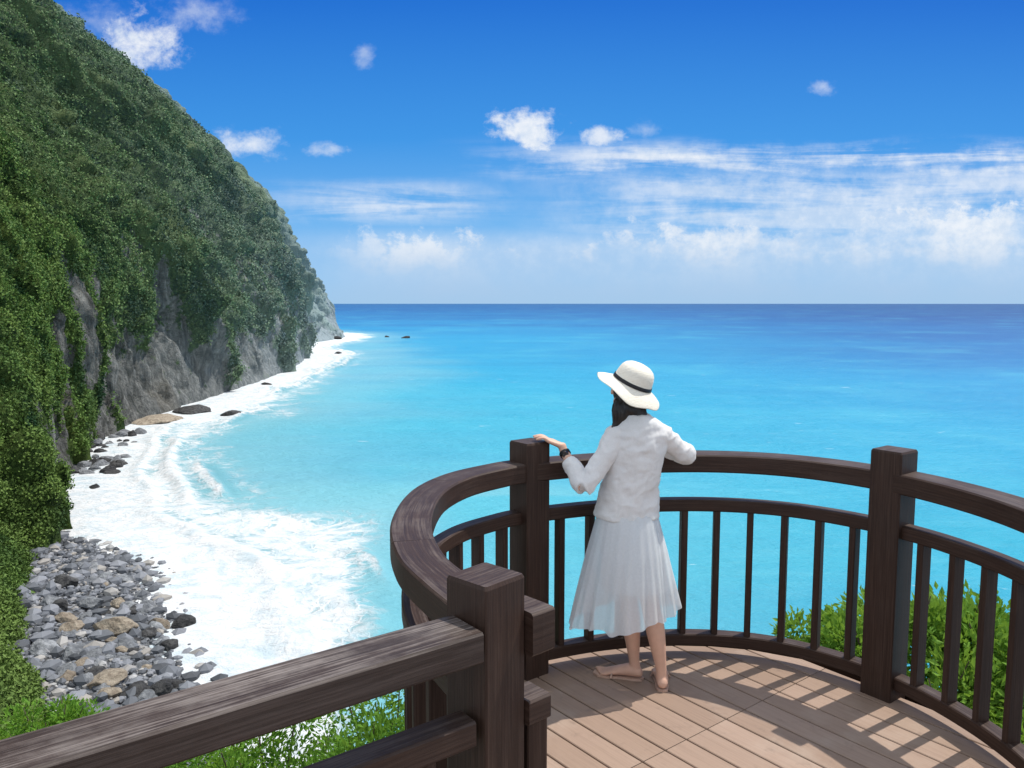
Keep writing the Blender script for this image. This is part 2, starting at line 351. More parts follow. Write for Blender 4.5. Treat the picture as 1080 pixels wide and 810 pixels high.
sz=(.16+CL[ch,1]*.0019)*rng.uniform(.45,1.6,NL)
tone=np.clip((rdid[ch]-.5)*1.0+fbm(cc*.05,3,71)*1.4-.38+rng.uniform(-.10,.10,NL)+(dome[ch]-2)*.05,0,1)
dr=rng.normal(size=(NL,3))
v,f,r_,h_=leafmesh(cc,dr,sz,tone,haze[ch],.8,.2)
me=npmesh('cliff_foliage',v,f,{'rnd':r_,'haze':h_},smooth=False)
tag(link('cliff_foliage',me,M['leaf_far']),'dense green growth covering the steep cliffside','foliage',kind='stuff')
# ------------------------------------------------------------ beach
gx=np.arange(-120,20,.4); gy=np.arange(45,185,.4); GX,GY=np.meshgrid(gx,gy,indexing='ij'); q=np.c_[GX.ravel(),GY.ravel()]
s_=sdist(q); p3=np.c_[q,q[:,0]*0]
f1,_=worley(p3/1.3,77)
zz=SEA-.15+np.where(s_>0,np.minimum(s_*.11,2.4),s_*.12)+(fbm(p3*.12,3,75)-.5)*1.3*np.clip(s_/5,0,1)+np.clip(.6-f1,0,1)*.5
me=npmesh('shingle_beach',np.c_[q,zz],grid_faces(len(gx),len(gy)),{'wet':1-sstep(s_,.5,4)})
tag(link('shingle_beach',me,M['shingle']),kind='structure',label='grey shingle beach at the foot of the cliff')
def bz(x,y):
    s=sdist(np.array([[x,y]]))[0]; return SEA-.15+(min(s*.11,2.4) if s>0 else s*.12)
bm=bmesh.new(); bmesh.ops.create_icosphere(bm,subdivisions=1,radius=1); iv=np.array([v.co[:] for v in bm.verts]); bm.verts.index_update()
iff=np.array([[v.index for v in f.verts] for f in bm.faces]); bm.free()
NS_=9500
sw=np.where(s_<0,.35,1.0); cand=np.where((s_>-3.0)&(s_<30)&(q[:,0]>-.66*q[:,1]-3)&(q[:,1]<122))[0]; ch=rng.choice(cand,NS_,p=sw[cand]/sw[cand].sum())
sz=np.clip(rng.lognormal(-1.5,.75,NS_),.08,1.15)
V=iv[None]*sz[:,None,None]*rng.uniform(.6,1.25,(NS_,1,3))*rng.uniform(.82,1.15,(NS_,12,1))
th=rng.uniform(0,6.28,NS_); cx,sx=np.cos(th)[:,None],np.sin(th)[:,None]
V=np.stack([V[:,:,0]*cx-V[:,:,1]*sx,V[:,:,0]*sx+V[:,:,1]*cx,V[:,:,2]*.75],-1)+np.c_[q[ch]+rng.uniform(-.3,.3,(NS_,2)),zz[ch]+sz*.15][:,None,:]
Fc=(iff[None]+12*np.arange(NS_)[:,None,None]).reshape(-1,3)
me=npmesh('beach_stones',V.reshape(-1,3),Fc,{'rnd':np.repeat(rng.uniform(0,1,NS_),12)},smooth=False)
tag(link('beach_stones',me,M['stones']),'small grey stones strewn over the beach','stones',kind='stuff')
# green bank behind the beach
gx=np.arange(-110,-34,.45); gy=np.arange(58,116,.45); GX,GY=np.meshgrid(gx,gy,indexing='ij'); q=np.c_[GX.ravel(),GY.ravel()]; p3=np.c_[q,q[:,0]*0]
ed=np.interp(q[:,1],[58,66,74,82,92,102,112],[-36,-41,-47.0,-51.5,-56.5,-62,-69])+(fbm(p3*.2,3,83)-.5)*5
din=ed-q[:,0]; bk=SEA+1.0+np.where(din>0,din*.62,din*1.2)+(fbm(p3*.25,4,84)-.5)*2.2*np.clip(din/4,0,1)
f1,r1=worley(np.c_[q,bk]/2.4,85); bk=bk+np.sqrt(np.clip(1-f1**2,0,1))*.9*np.clip(din/2,0,1)
bk=np.where(din<-2.5,SEA-4,bk)
me=npmesh('green_bank',np.c_[q,bk],grid_faces(len(gx),len(gy)),{'veg':bk*0+1.6,'haze':bk*0})
tag(link('green_bank',me,M['cliff']),kind='structure',label='low green bank between the near cliff and the beach')
k=np.where((din>.2)&(q[:,0]>-.68*q[:,1]-3))[0]; ch=rng.choice(k,30000)
cc=np.c_[q[ch]+rng.uniform(-.4,.4,(30000,2)),bk[ch]+rng.uniform(0,.6,30000)]
v,f,r_,h_=leafmesh(cc,rng.normal(size=(30000,3)),rng.uniform(.2,.6,30000),np.clip(r1[ch]*.7+rng.uniform(0,.4,30000)+.1,0,1),np.zeros(30000),.6,.15)
tag(link('bank_undergrowth',npmesh('bank_undergrowth',v,f,{'rnd':r_,'haze':h_},smooth=False),M['leaf_far']),'green undergrowth on the bank at the left of the beach','undergrowth',kind='stuff')
# boulders
def rockmesh(seed,flat=.7):
    bm=bmesh.new(); bmesh.ops.create_icosphere(bm,subdivisions=4,radius=1); v=np.array([x.co[:] for x in bm.verts]); bm.verts.index_update()
    f=np.array([[x.index for x in g.verts] for g in bm.faces]); bm.free()
    rs=np.random.default_rng(seed)
    for k in range(14):
        n=rs.normal(size=3); n/=np.linalg.norm(n); c_=rs.uniform(.55,.85); dd_=v@n; v=v-np.clip(dd_-c_,0,None)[:,None]*n*.92
    r=1+(fbm(v*2.2+seed*3,4,seed)-.5)*.35+(fbm(v*7+seed,3,seed)-.5)*.08
    v=v*r[:,None]*np.array([1.15,.95,flat]); v[:,2]+=flat*.35
    return npmesh('boulder',v,f,smooth=False)
rm=[rockmesh(s) for s in range(11,18)]
def boulder(px,py,w,mt,label,group=None,zoff=0,k=None,sea=False,flat=1):
    x,y,_=P(px,py,SEA+.6); z0=(SEA-.1 if sea else max(bz(x,y),SEA-.2))+zoff
    me=random.choice(rm) if k is None else rm[k]
    me=me.copy(); o=link('boulder',me,M[mt]); o.location=(x,y,z0); s=w*y/840/2.1
    o.scale=(s,s*random.uniform(.8,1.1),s*random.uniform(.75,1)*flat); o.rotation_euler=(0,0,random.uniform(0,6.28))
    tag(o,label,'rock',group); return o
spec=[(120,668,50,'rock_tan','big tan boulder, the largest on the shingle beach'),(68,622,42,'rock_dark','dark boulder near the foot of the green cliff at the upper beach'),
(193,652,30,'rock_dark','lone dark boulder awash in the white surf off the beach'),(176,720,34,'rock_dark','dark boulder at the water edge near the lower end of the beach'),
(113,722,44,'rock_tan','brownish boulder low on the beach beside the surf'),(76,668,38,'rock_tan','tan boulder just left of the largest boulder'),
(50,693,36,'rock_grey','pale blue-grey boulder near the left margin of the beach'),(100,696,32,'rock_grey','grey boulder just below the largest tan boulder'),
(150,702,28,'rock_grey','grey boulder between the beach and the surf, below the tan boulder'),(180,677,26,'rock_dark','small dark rock in the foam beside the largest boulder'),
(55,645,30,'rock_grey','grey boulder beside the greenery at the left edge of the beach'),(154,640,26,'rock_grey','grey rock on the waterline right of the upper beach'),
(72,716,32,'rock_grey','grey boulder on the lower left of the beach'),(95,640,30,'rock_grey','grey boulder above the largest tan boulder'),
(100,512,17,'rock_dark','small dark rock in the foam by the narrow end of the beach')]
for s in spec: boulder(*s)
for px,py,w,l,fl in ((245,436,30,'dark humped rock standing in the surf off the cliff foot',.6),(428,356,11,'small dark sea rock farthest offshore beyond the headland',.7),
   (408,355,7,'tiny dark sea rock between the headland and the farthest sea rock',.7),(165,442,56,'broad flat brown rock shelf in the surf under the bare cliff',.34),(205,432,50,'dark low rock shelf against the cliff foot behind the humped rock',.45),
   (355,357,14,'dark rock at the tip of the far headland',.7),(357,372,9,'small dark rock in the foam off the near headland',.7),(281,404,12,'dark rock close under the cliff in the distant surf',.6)):
    boulder(px,py,w,'rock_dark' if 'shelf' not in l or 'dark' in l else 'rock_tan',l,sea=True,flat=fl)
for i in range(46):
    py=452+random.uniform(0,46); px=np.interp(py,[450,500],[120,84])+random.uniform(-12,34)
    boulder(px,py,random.uniform(8,22),random.choice(['rock_dark','rock_grey']),'grey boulder in the rockfall at the foot of the bare cliff','boulders fallen at the cliff foot')
for i in range(120):
    py=random.uniform(588,738); x0=np.interp(py,[588,640,700,735],[84,58,38,60]); x1=np.interp(py,[588,640,690,735],[125,170,172,185])
    px=random.uniform(x0,x1)
    boulder(px,py,(8+24*random.random()**2)*np.interp(py,[585,735],[.8,1.15]),random.choice(['rock_dark','rock_grey','rock_grey','rock_grey','rock_tan']),'grey boulder lying among the stones of the shingle beach','boulders scattered on the beach')
# ------------------------------------------------------------ hillside under the platform
gx=np.linspace(-110,90,260); gy=np.linspace(-40,90,220); GX,GY=np.meshgrid(gx,gy,indexing='ij'); q=np.c_[GX.ravel(),GY.ravel()]
rr=np.hypot((q[:,0]-.8)*np.where(q[:,0]<0,.75,1),np.maximum(q[:,1]-2,0)); p3=np.c_[q,q[:,0]*0]
zz=-1.6-np.clip(rr-2.2,0,None)*.68-np.clip(rr-2.2,0,3)*.35+(fbm(p3*.15,4,81)-.5)*np.clip(rr*.25,0,3.5); zz=np.where(zz<SEA-1,SEA-3,zz)
me=npmesh('hillside',np.c_[q,zz],grid_faces(len(gx),len(gy)),{'veg':zz*0+1.2,'haze':zz*0})
tag(link('hillside',me,M['cliff']),kind='structure',label='green hillside dropping from the platform to the beach')
HZ=zz; HQ=q
k=np.where((HQ[:,1]>3)&(HZ>SEA+1)&(HQ[:,0]>-50)&(HQ[:,0]<25)&(rr>4.5))[0]
wg=1/np.maximum(rr[k],5); ch=rng.choice(k,50000,p=wg/wg.sum())
cc=np.c_[HQ[ch]+rng.uniform(-.5,.5,(50000,2)),HZ[ch]+rng.uniform(0,.9,50000)*np.clip(rr[ch]*.06,.3,1.5)]
sz=(.10+rr[ch]*.010)*rng.uniform(.6,1.4,50000)
v,f,r_,h_=leafmesh(cc,rng.normal(size=(50000,3))+np.array([0,0,.5]),sz,rng.uniform(0,1,50000),np.zeros(50000),.6,.15)
tag(link('hillside_undergrowth',npmesh('hillside_undergrowth',v,f,{'rnd':r_,'haze':h_},smooth=False),M['leaf']),'low green undergrowth on the slope below the platform','undergrowth',kind='stuff')
def tube(bm,pts,rad_,seg=8):
    rings=[]; n=len(pts)
    for i,p in enumerate(pts):
        p=Vector(p); a=Vector(pts[max(i-1,0)]); b_=Vector(pts[min(i+1,n-1)]); d_=(b_-a).normalized()
        u=d_.orthogonal().normalized() if i==0 else (up_-d_*up_.dot(d_)).normalized(); up_=u; w_=d_.cross(u)
        r=rad_[i]; rings.append([bm.verts.new(p+(u*math.cos(2*math.pi*k/seg)+w_*math.sin(2*math.pi*k/seg))*r) for k in range(seg)])
    for a,b_ in zip(rings[:-1],rings[1:]):
        for k in range(seg): bm.faces.new((a[k],a[(k+1)%seg],b_[(k+1)%seg],b_[k]))
    bm.faces.new(rings[0][::-1]); bm.faces.new(rings[-1])
def shrub(x,y,ztop,rx,rz,n,leaf,label,name='shrub',bottom=None):
    z0=bottom if bottom is not None else ztop-2*rz
    root=empty(name,(x,y,z0)); tag(root,label,'shrub')
    nb=13; cen=[]; bm=bmesh.new()
    for i in range(nb):
        a=i*2.4+random.uniform(-.4,.4); rr_=math.sqrt((i+.3)/nb)*.85*rx
        c_=np.array([math.cos(a)*rr_,math.sin(a)*rr_,(ztop-z0)-rz*.75+random.uniform(-.45,.4)*rz]); cen.append((c_,random.uniform(.24,.44)*rx))
        m_=c_*.5+np.array([random.uniform(-.1,.1)*rx,random.uniform(-.1,.1)*rx,0])
        tube(bm,[(random.uniform(-.05,.05),random.uniform(-.05,.05),-.1),tuple(m_),tuple(c_+np.array([0,0,.3*rx]))],[.03*rx,.018*rx,.006*rx],6)
    me=bpy.data.meshes.new('stem'); bm.to_mesh(me); bm.free(); link('stem',me,M['bark'],root)
    ki=rng.integers(0,nb,n); cs_=np.array([c for c,_ in cen])[ki]; rs_=np.array([r for _,r in cen])[ki]
    d_=rng.normal(size=(n,3)); d_/=np.linalg.norm(d_,axis=1)[:,None]
    pts=cs_+d_*(rs_*rng.uniform(.45,1.2,n))[:,None]*np.array([1,1,.9]); dirs=d_+rng.normal(size=(n,3))*.5+np.array([0,0,.35])
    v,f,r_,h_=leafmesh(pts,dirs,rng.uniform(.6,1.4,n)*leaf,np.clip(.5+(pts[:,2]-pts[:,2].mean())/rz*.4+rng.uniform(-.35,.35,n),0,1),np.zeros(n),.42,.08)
    link('foliage',npmesh('foliage',v,f,{'rnd':r_,'haze':h_},smooth=False),M['leaf'],root)
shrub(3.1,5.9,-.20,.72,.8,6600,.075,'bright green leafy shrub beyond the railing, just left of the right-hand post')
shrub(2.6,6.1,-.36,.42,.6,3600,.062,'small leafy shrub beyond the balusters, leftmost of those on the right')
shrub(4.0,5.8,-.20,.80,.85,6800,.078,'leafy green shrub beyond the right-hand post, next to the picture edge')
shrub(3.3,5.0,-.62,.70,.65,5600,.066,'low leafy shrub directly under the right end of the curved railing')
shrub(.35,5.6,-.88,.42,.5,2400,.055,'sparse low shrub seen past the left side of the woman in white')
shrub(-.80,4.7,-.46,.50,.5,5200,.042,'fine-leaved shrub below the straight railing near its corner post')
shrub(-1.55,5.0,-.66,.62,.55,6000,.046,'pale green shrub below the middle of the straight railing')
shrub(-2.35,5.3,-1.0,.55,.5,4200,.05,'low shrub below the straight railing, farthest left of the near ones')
shrub(-13.8,22,-10.0,1.8,1.0,6200,.17,'green shrub at the lower left below the beach')
shrub(-11.4,22.5,-11.0,1.4,.9,4600,.17,'green shrub on the slope right of the lower left corner')
# ------------------------------------------------------------ sweeps for timber
def sweep(path,prof,closed=False,side=None,tilt=0):
    bm=bmesh.new(); uvl=bm.loops.layers.uv.new('UVMap'); path=[Vector(p) for p in path]; n=len(path); rings=[]; L=[0]
    for i in range(1,n): L.append(L[-1]+(path[i]-path[i-1]).length)
    off=random.uniform(0,50)
    for i,p in enumerate(path):
        d_=(path[min(i+1,n-1)]-path[max(i-1,0)]).normalized()
        if side is None: s=d_.cross(Vector((0,0,1))).normalized(); u=Vector((0,0,1))
        else: s=Vector(side).normalized(); u=d_.cross(s).normalized()
        pr=prof(i/(n-1)) if callable(prof) else prof
        rings.append([bm.verts.new(p+s*a+u*b_) for a,b_ in pr])
    pr=prof(0.5) if callable(prof) else prof; per=[0]
    for k in range(len(pr)): a=pr[k]; b_=pr[(k+1)%len(pr)]; per.append(per[-1]+math.hypot(a[0]-b_[0],a[1]-b_[1]))
    m_=len(pr)
    for i in range(n-1):
        for k in range(m_):
            f=bm.faces.new((rings[i][k],rings[i][(k+1)%m_],rings[i+1][(k+1)%m_],rings[i+1][k]))
            for lp,uv_ in zip(f.loops,((L[i],per[k]),(L[i],per[k+1]),(L[i+1],per[k+1]),(L[i+1],per[k]))): lp[uvl].uv=(uv_[0]+off,uv_[1]+off*.37)
    for r,rev in ((rings[0],True),(rings[-1],False)):
        f=bm.faces.new(r[::-1] if rev else r)
        pp=pr[::-1] if rev else pr
        for lp,a in zip(f.loops,pp): lp[uvl].uv=(a[0]+off,a[1]+off)
    bmesh.ops.recalc_face_normals(bm,faces=bm.faces)
    me=bpy.data.meshes.new('timber'); bm.to_mesh(me); bm.free(); return me
def rect(w,h,z0,c=.006):
    a=w/2; return [(-a+c,z0),(a-c,z0),(a,z0+c),(a,z0+h-c),(a-c,z0+h),(-a+c,z0+h),(-a,z0+h-c),(-a,z0+c)]
cp=[(-.07,2.05),(-.19,2.27),(-.30,2.52),(-.375,2.89),(-.37,3.34),(-.27,3.66),(-.10,3.88),(.09,4.03),(.55,4.21),(1.06,4.26),(1.5,4.13),(1.85,3.80),(2.04,3.36),(2.08,2.9),(1.98,2.42),(1.72,2.02)]
cc_=catmull(cp,10); NP=[0,70,110,150]
cen2=np.array([.85,3.05])
Ls=np.r_[0,np.cumsum(np.hypot(*np.diff(cc_,axis=0).T))]
def at(s): return np.array([np.interp(s,Ls,cc_[:,0]),np.interp(s,Ls,cc_[:,1])])
railing=empty('wooden_railing',(.85,3.05,0)); tag(railing,'curved dark brown wooden railing with square posts around the round deck','railing')
def part(name,me,mt,root):
    setloc(me,root.location); return link(name,me,M[mt],root)
def postmesh(x,y,ztop,zbot,w,dirv):
    hts=[zbot,zbot+.3,.5,ztop-.010,ztop]
    def pr2(t_):
        k=.94 if t_>.99 else 1
        return rect(w*k,w*k,-w*k/2,.005)
    return sweep([(x,y,h) for h in hts],pr2,side=(dirv[0],dirv[1],0))
for k,i in enumerate(NP):
    x,y=cc_[i]; dv=np.array([x,y])-cen2
    w=.15 if k<2 else .155
    part('post',postmesh(x,y,1.235 if k else 1.222,-.35,w,dv/np.linalg.norm(dv)),'wood',railing)
def pieces(name,joints,pf,mt):
    for a_,b_ in zip(joints[:-1],joints[1:]):
        s0,s1=Ls[a_]+.0012,Ls[b_]-.0012; ss_=np.linspace(s0,s1,b_-a_+1)
        part(name,sweep([(*at(s),0) for s in ss_],pf),mt,railing)
pieces('handrail',[0,24,47,70,110,150],rect(.150,.095,1.035,.007),'wood')
pieces('mid_rail',[0,35,70,110,150],rect(.075,.066,.812),'wood')
pieces('bottom_rail',[0,35,70,110,150],rect(.08,.066,.057),'wood')
for a_,b_ in zip(NP[:-1],NP[1:]):
    s0,s1=Ls[a_]+.09,Ls[b_]-.09; nb=max(2,int(round((s1-s0)/.172)))
    for k in range(nb):
        s=s0+(s1-s0)*(k+.5)/nb; x,y=at(s); dv=at(s+.01)-at(s-.01)
        part('baluster',sweep([(x,y,.12),(x,y,.45),(x,y,.815)],rect(.034,.064,-.032,.004),side=(dv[0],dv[1],0)),'wood',railing)
part('handrail_end',sweep([(.015,2.08,0),(.04,2.10,0),(.072,2.13,0)],rect(.13,.12,1.0,.007)),'wood',railing)
part('rail_end',sweep([(.015,2.08,0),(.075,2.13,0)],rect(.10,.07,.80)),'wood',railing)
part('newel',sweep([(.06,2.12,-.2),(.06,2.12,.4),(.06,2.12,.80)],rect(.06,.06,-.03,.004),side=(1,.4,0)),'wood',railing)
sr=empty('wooden_railing',(-1.2,1.1,0)); tag(sr,'straight weathered wooden railing running off to the lower left','railing')
A=np.array([-.115,1.965]); D=np.array([-.80,-.60])
def sp(s): return (A[0]+D[0]*s,A[1]+D[1]*s,0)
part('handrail',sweep([sp(s) for s in np.linspace(0,3.2,9)],rect(.150,.080,1.042,.006)),'wood_worn',sr)
part('mid_rail',sweep([sp(s) for s in np.linspace(0,3.2,5)],rect(.08,.07,.805)),'wood',sr)
part('bottom_rail',sweep([sp(s) for s in np.linspace(0,3.2,5)],rect(.085,.066,.057)),'wood',sr)
for k in range(16):
    x,y,_=sp(.13+k*.185); part('baluster',sweep([(x,y,.12),(x,y,.45),(x,y,.81)],rect(.034,.064,-.032,.004),side=(D[0],D[1],0)),'wood',sr)
x,y,_=sp(3.3); part('post',postmesh(x,y,1.222,-.35,.145,D),'wood',sr)
# ------------------------------------------------------------ deck
cent=cen2; offp=cent+(cc_-cent)*(1+.09/np.linalg.norm(cc_-cent,axis=1))[:,None]
poly=np.vstack([offp,[(.8,1.75)]])
dirb=np.array([math.cos(math.radians(-52)),math.sin(math.radians(-52))]); nb=np.array([-dirb[1],dirb[0]])
def chord(o):
    ts_=[]
    for a,b_ in zip(poly,np.roll(poly,-1,0)):
        pa=(a-cent)@nb-o; pb=(b_-cent)@nb-o
        if pa*pb<0: w_=pa/(pa-pb); pt=a+(b_-a)*w_; ts_.append((pt-cent)@dirb)
    return (min(ts_),max(ts_)) if len(ts_)>1 else None
vs=[];fs=[];rn=[];uvs=[]
def slab(c4,r,z1=0,z0=-.03):
    b0=len(vs); ch_=.0035; ctr=sum(c4)/4
    for z_,k in ((z0,0),(z1-.003,0),(z1,1)):
        for c in c4:
            c2=c
            if k:
                o=(c-cent)@nb; oc=(ctr-cent)@nb; c2=c-nb*np.sign(o-oc)*ch_
            vs.append((*c2,z_)); rn.append(r); uvs.append(((c-cent)@dirb+r*37,(c-cent)@nb))
    for l in (0,4):
        for k in range(4): fs.append((b0+l+k,b0+l+(k+1)%4,b0+l+4+(k+1)%4,b0+l+4+k))
    fs.append((b0+8,b0+9,b0+10,b0+11)); fs.append((b0+3,b0+2,b0+1,b0))
bw_=.142; o=-1.7; i=0
while o<1.7:
    a=chord(o+.004);b_=chord(o+bw_-.004)
    if a and b_:
        def pt(t_,oo): return cent+dirb*t_+nb*oo
        cuts=[(a[0],b_[0])]
        if max(a[0],b_[0])<-.4 and min(a[1],b_[1])>-.2: cuts+=[(-.3,-.3)]
        cuts+=[(a[1],b_[1])]
        for (p0,p1),(q0,q1) in zip(cuts[:-1],cuts[1:]):
            g0=.002 if p0==-.3 else 0; g1=.002 if q0==-.3 else 0
            slab([pt(p0+g0,o+.004),pt(q0-g1,o+.004),pt(q1-g1,o+bw_-.004),pt(p1+g0,o+bw_-.004)],random.random())
    o+=bw_; i+=1
me=npmesh('wooden_deck',vs,fs,{'rnd':rn},smooth=False)
uvl=me.uv_layers.new(name='UVMap'); li=np.zeros(len(me.loops),dtype=np.int32); me.loops.foreach_get('vertex_index',li); uvl.data.foreach_set('uv',np.array(uvs,dtype=np.float32)[li].ravel())
tag(link('wooden_deck',me,M['deck']),kind='structure',label='round brown timber deck of the lookout')
bm=bmesh.new(); vv=[bm.verts.new((*p,-.05)) for p in (cent+(poly-cent)*.97)]; f=bm.faces.new(vv); r=bmesh.ops.extrude_face_region(bm,geom=[f])
for g in r['geom']:
    if isinstance(g,bmesh.types.BMVert): g.co.z-=.2
bmesh.ops.recalc_face_normals(bm,faces=bm.faces); me=bpy.data.meshes.new('deck_frame'); bm.to_mesh(me); bm.free()
tag(link('deck_frame',me,M['woodin']),kind='structure',label='dark timber frame under the deck')
fp=cent+(cc_-cent)*(1+.11/np.linalg.norm(cc_-cent,axis=1))[:,None]
tag(link('deck_fascia',sweep([(a,b_,0) for a,b_ in fp],rect(.03,.2,-.19,.003)),M['wood']),kind='structure',label='dark timber fascia curving round the deck edge')
vs=[];fs=[];rn=[];uvs=[]
for k in range(26):
    y0=1.72-k*.145
    b0=len(vs)
    xl=(y0-1.965)*1.33
    for z_ in (-.05,-.012):
        for x_,y_ in ((xl-.2,y0-.139),(2.2,y0-.139),(2.2,y0),(xl,y0)): vs.append((x_,y_,z_)); rn.append(random.random()); uvs.append((x_,y_))
    fs+=[(b0,b0+1,b0+5,b0+4),(b0+1,b0+2,b0+6,b0+5),(b0+2,b0+3,b0+7,b0+6),(b0+3,b0,b0+4,b0+7),(b0+4,b0+5,b0+6,b0+7),(b0+3,b0+2,b0+1,b0)]
me=npmesh('walkway',vs,fs,{'rnd':rn},smooth=False); uvl=me.uv_layers.new(name='UVMap'); li=np.zeros(len(me.loops),dtype=np.int32); me.loops.foreach_get('vertex_index',li); uvl.data.foreach_set('uv',np.array(uvs,dtype=np.float32)[li].ravel())
tag(link('walkway',me,M['deck']),kind='structure',label='boarded walkway leading onto the round deck')
# ------------------------------------------------------------ person
person=empty('person',(.68,3.93,0)); tag(person,'woman in white cardigan, white skirt and cream sun hat leaning on the railing','person')
def loft(bm,secs,seg=20,cap=True):
    rings=[]
    for c,rx,ry,ax,sd_ in secs:
        c=Vector(c); ax=Vector(ax).normalized(); s=Vector(sd_); s=(s-ax*s.dot(ax)).normalized(); w_=ax.cross(s)
        rings.append([bm.verts.new(c+s*math.cos(2*math.pi*k/seg)*rx+w_*math.sin(2*math.pi*k/seg)*ry) for k in range(seg)])
    for a,b_ in zip(rings[:-1],rings[1:]):
        for k in range(seg): bm.faces.new((a[k],a[(k+1)%seg],b_[(k+1)%seg],b_[k]))
    if cap: bm.faces.new(rings[0][::-1]); bm.faces.new(rings[-1])
    return rings
def limb(bm,pts,rad_,flat=1,side=(1,0,0),seg=16,sub=5,round_ends=True,start_round=None):
    P_=catmull([tuple(p) for p in pts],sub); rr_=catmull([(r,0) for r in rad_],sub)[:,0]
    P_=[Vector(p) for p in P_]; n=len(P_); secs=[]
    d0=(P_[1]-P_[0]).normalized(); d1=(P_[-1]-P_[-2]).normalized()
    sr_=round_ends if start_round is None else start_round
    def cap(k,r): return r*math.sqrt(max(0,1-k*k))+1e-3
    if sr_:
        for k in (1,.8,.5): secs.append((P_[0]-d0*rr_[0]*k*.9,cap(k,rr_[0]),cap(k,rr_[0])*flat,d0,side))
    for i in range(n):
        d_=(P_[min(i+1,n-1)]-P_[max(i-1,0)]); secs.append((P_[i],rr_[i],rr_[i]*flat,d_,side))
    if round_ends:
        for k in (.5,.8,1): secs.append((P_[-1]+d1*rr_[-1]*k*.9,cap(k,rr_[-1]),cap(k,rr_[-1])*flat,d1,side))
    loft(bm,secs,seg)
def ell(bm,c,r,rot=None):
    m_=Matrix.Translation(c)@(rot.to_4x4() if rot else Matrix.Identity(4))@Matrix.Diagonal((*r,1))
    bmesh.ops.create_uvsphere(bm,u_segments=24,v_segments=16,radius=1,matrix=m_)
def remesh(name,bm,vox,mt,parent,smooth=6,wr=None):
    bmesh.ops.recalc_face_normals(bm,faces=bm.faces)
    me=bpy.data.meshes.new(name); bm.to_mesh(me); bm.free(); o=bpy.data.objects.new('tmp',me); C.objects.link(o)
    md=o.modifiers.new('r','REMESH'); md.mode='VOXEL'; md.voxel_size=vox; md.use_smooth_shade=True
    ms=o.modifiers.new('s','SMOOTH'); ms.iterations=smooth; ms.factor=.5
    dg=bpy.context.evaluated_depsgraph_get(); me2=bpy.data.meshes.new_from_object(o.evaluated_get(dg)); bpy.data.objects.remove(o); me2.name=name
    if wr:
        n=len(me2.vertices); co=np.zeros(n*3,dtype=np.float32); me2.vertices.foreach_get('co',co); co=co.reshape(-1,3).astype(float)
        no=np.array([v.normal[:] for v in me2.vertices]); co+=no*wr(co)[:,None]; me2.vertices.foreach_set('co',co.astype(np.float32).ravel()); me2.update()
    me2.polygons.foreach_set('use_smooth',[True]*len(me2.polygons))
    setloc(me2,person.location); return link(name,me2,M[mt],parent)
SL=(.525,3.93,1.275); EL=(.358,3.84,1.04); WL=(.262,3.985,1.19)
SR=(.747,3.95,1.275); ER=(.890,4.03,1.165); WR=(.80,4.22,1.165)
HC=Vector((.580,3.985,1.485)); axh=Vector((.30,-.10,.93)).normalized()
bm=bmesh.new()
loft(bm,[((.585,3.93,.74),.10,.08,(0,0,1),(1,0,0)),((.585,3.930,.82),.122,.085,(0,0,1),(1,0,0)),((.59,3.93,.92),.120,.085,(0,0,1),(1,0,0)),((.605,3.94,1.03),.10,.075,(.1,0,1),(1,0,0)),((.62,3.95,1.15),.11,.075,(.1,0,1),(1,0,0)),((.635,3.95,1.26),.12,.07,(.05,0,1),(1,0,0)),((.638,3.95,1.325),.095,.05,(0,0,1),(1,0,0)),((.636,3.955,1.36),.05,.042,(0,0,1),(1,0,0))],24)
limb(bm,[(.636,3.955,1.34),(.615,3.965,1.39),tuple(HC-axh*.02)],[.05,.046,.05])
hx=Vector((0,1,0)).cross(axh).normalized(); hy=axh.cross(hx).normalized()
R3=Matrix((hx,hy,axh)).transposed()
def hp(a,b_,c): return HC+R3@Vector((a,b_,c))
ell(bm,hp(0,0,.02),(.074,.092,.098),R3); ell(bm,hp(0,.03,-.055),(.05,.055,.05),R3); ell(bm,hp(0,.085,-.095),(.022,.02,.016),R3)
limb(bm,[hp(0,.088,.03),hp(0,.108,-.012)],[.008,.013])
for s in (-1,1): ell(bm,hp(s*.076,-.005,0),(.008,.018,.03),R3); ell(bm,hp(s*.03,.078,.035),(.018,.01,.006),R3)
def arm(S,E,W):
    S,E,W=Vector(S),Vector(E),Vector(W)
    limb(bm,[S,S.lerp(E,.5),E,E.lerp(W,.35),E.lerp(W,.75),W],[.038,.034,.031,.031,.026,.021])
arm(SL,EL,WL); arm(SR,ER,WR)
def hand(W,fwd,up,side):
    W=Vector(W); f=Vector(fwd).normalized(); u=Vector(up).normalized(); s=Vector(side).normalized()
    loft(bm,[(W,.022,.017,f,s),(W+f*.03,.032,.015,f,s),(W+f*.06,.039,.014,f,s),(W+f*.085,.038,.012,f,s),(W+f*.09,.03,.008,f,s)],16)
    for k,(o_,l) in enumerate(((-.028,.058),(-.0095,.070),(.0095,.075),(.028,.068))):
        b0=W+f*.078+s*o_; sp_=s*o_*.25
        limb(bm,[b0,b0+f*l*.45+sp_*.5+u*.005,b0+f*l*.78+sp_-u*.004,b0+f*l+sp_-u*.014],[.0095,.009,.0082,.007],seg=10,sub=3)
    b0=W+f*.025+s*.028
    limb(bm,[b0,b0+f*.025+s*.024,b0+f*.05+s*.032-u*.006],[.012,.0105,.0085],seg=10,sub=3)
hand((.255,3.99,1.215),(-.88,.12,.36),(.3,0,.95),(0,1,.0))
hand(WR,(-.93,.25,0),(0,0,1),(.2,-.95,0))
limb(bm,[WL,(.255,3.99,1.215)],[.022,.021])
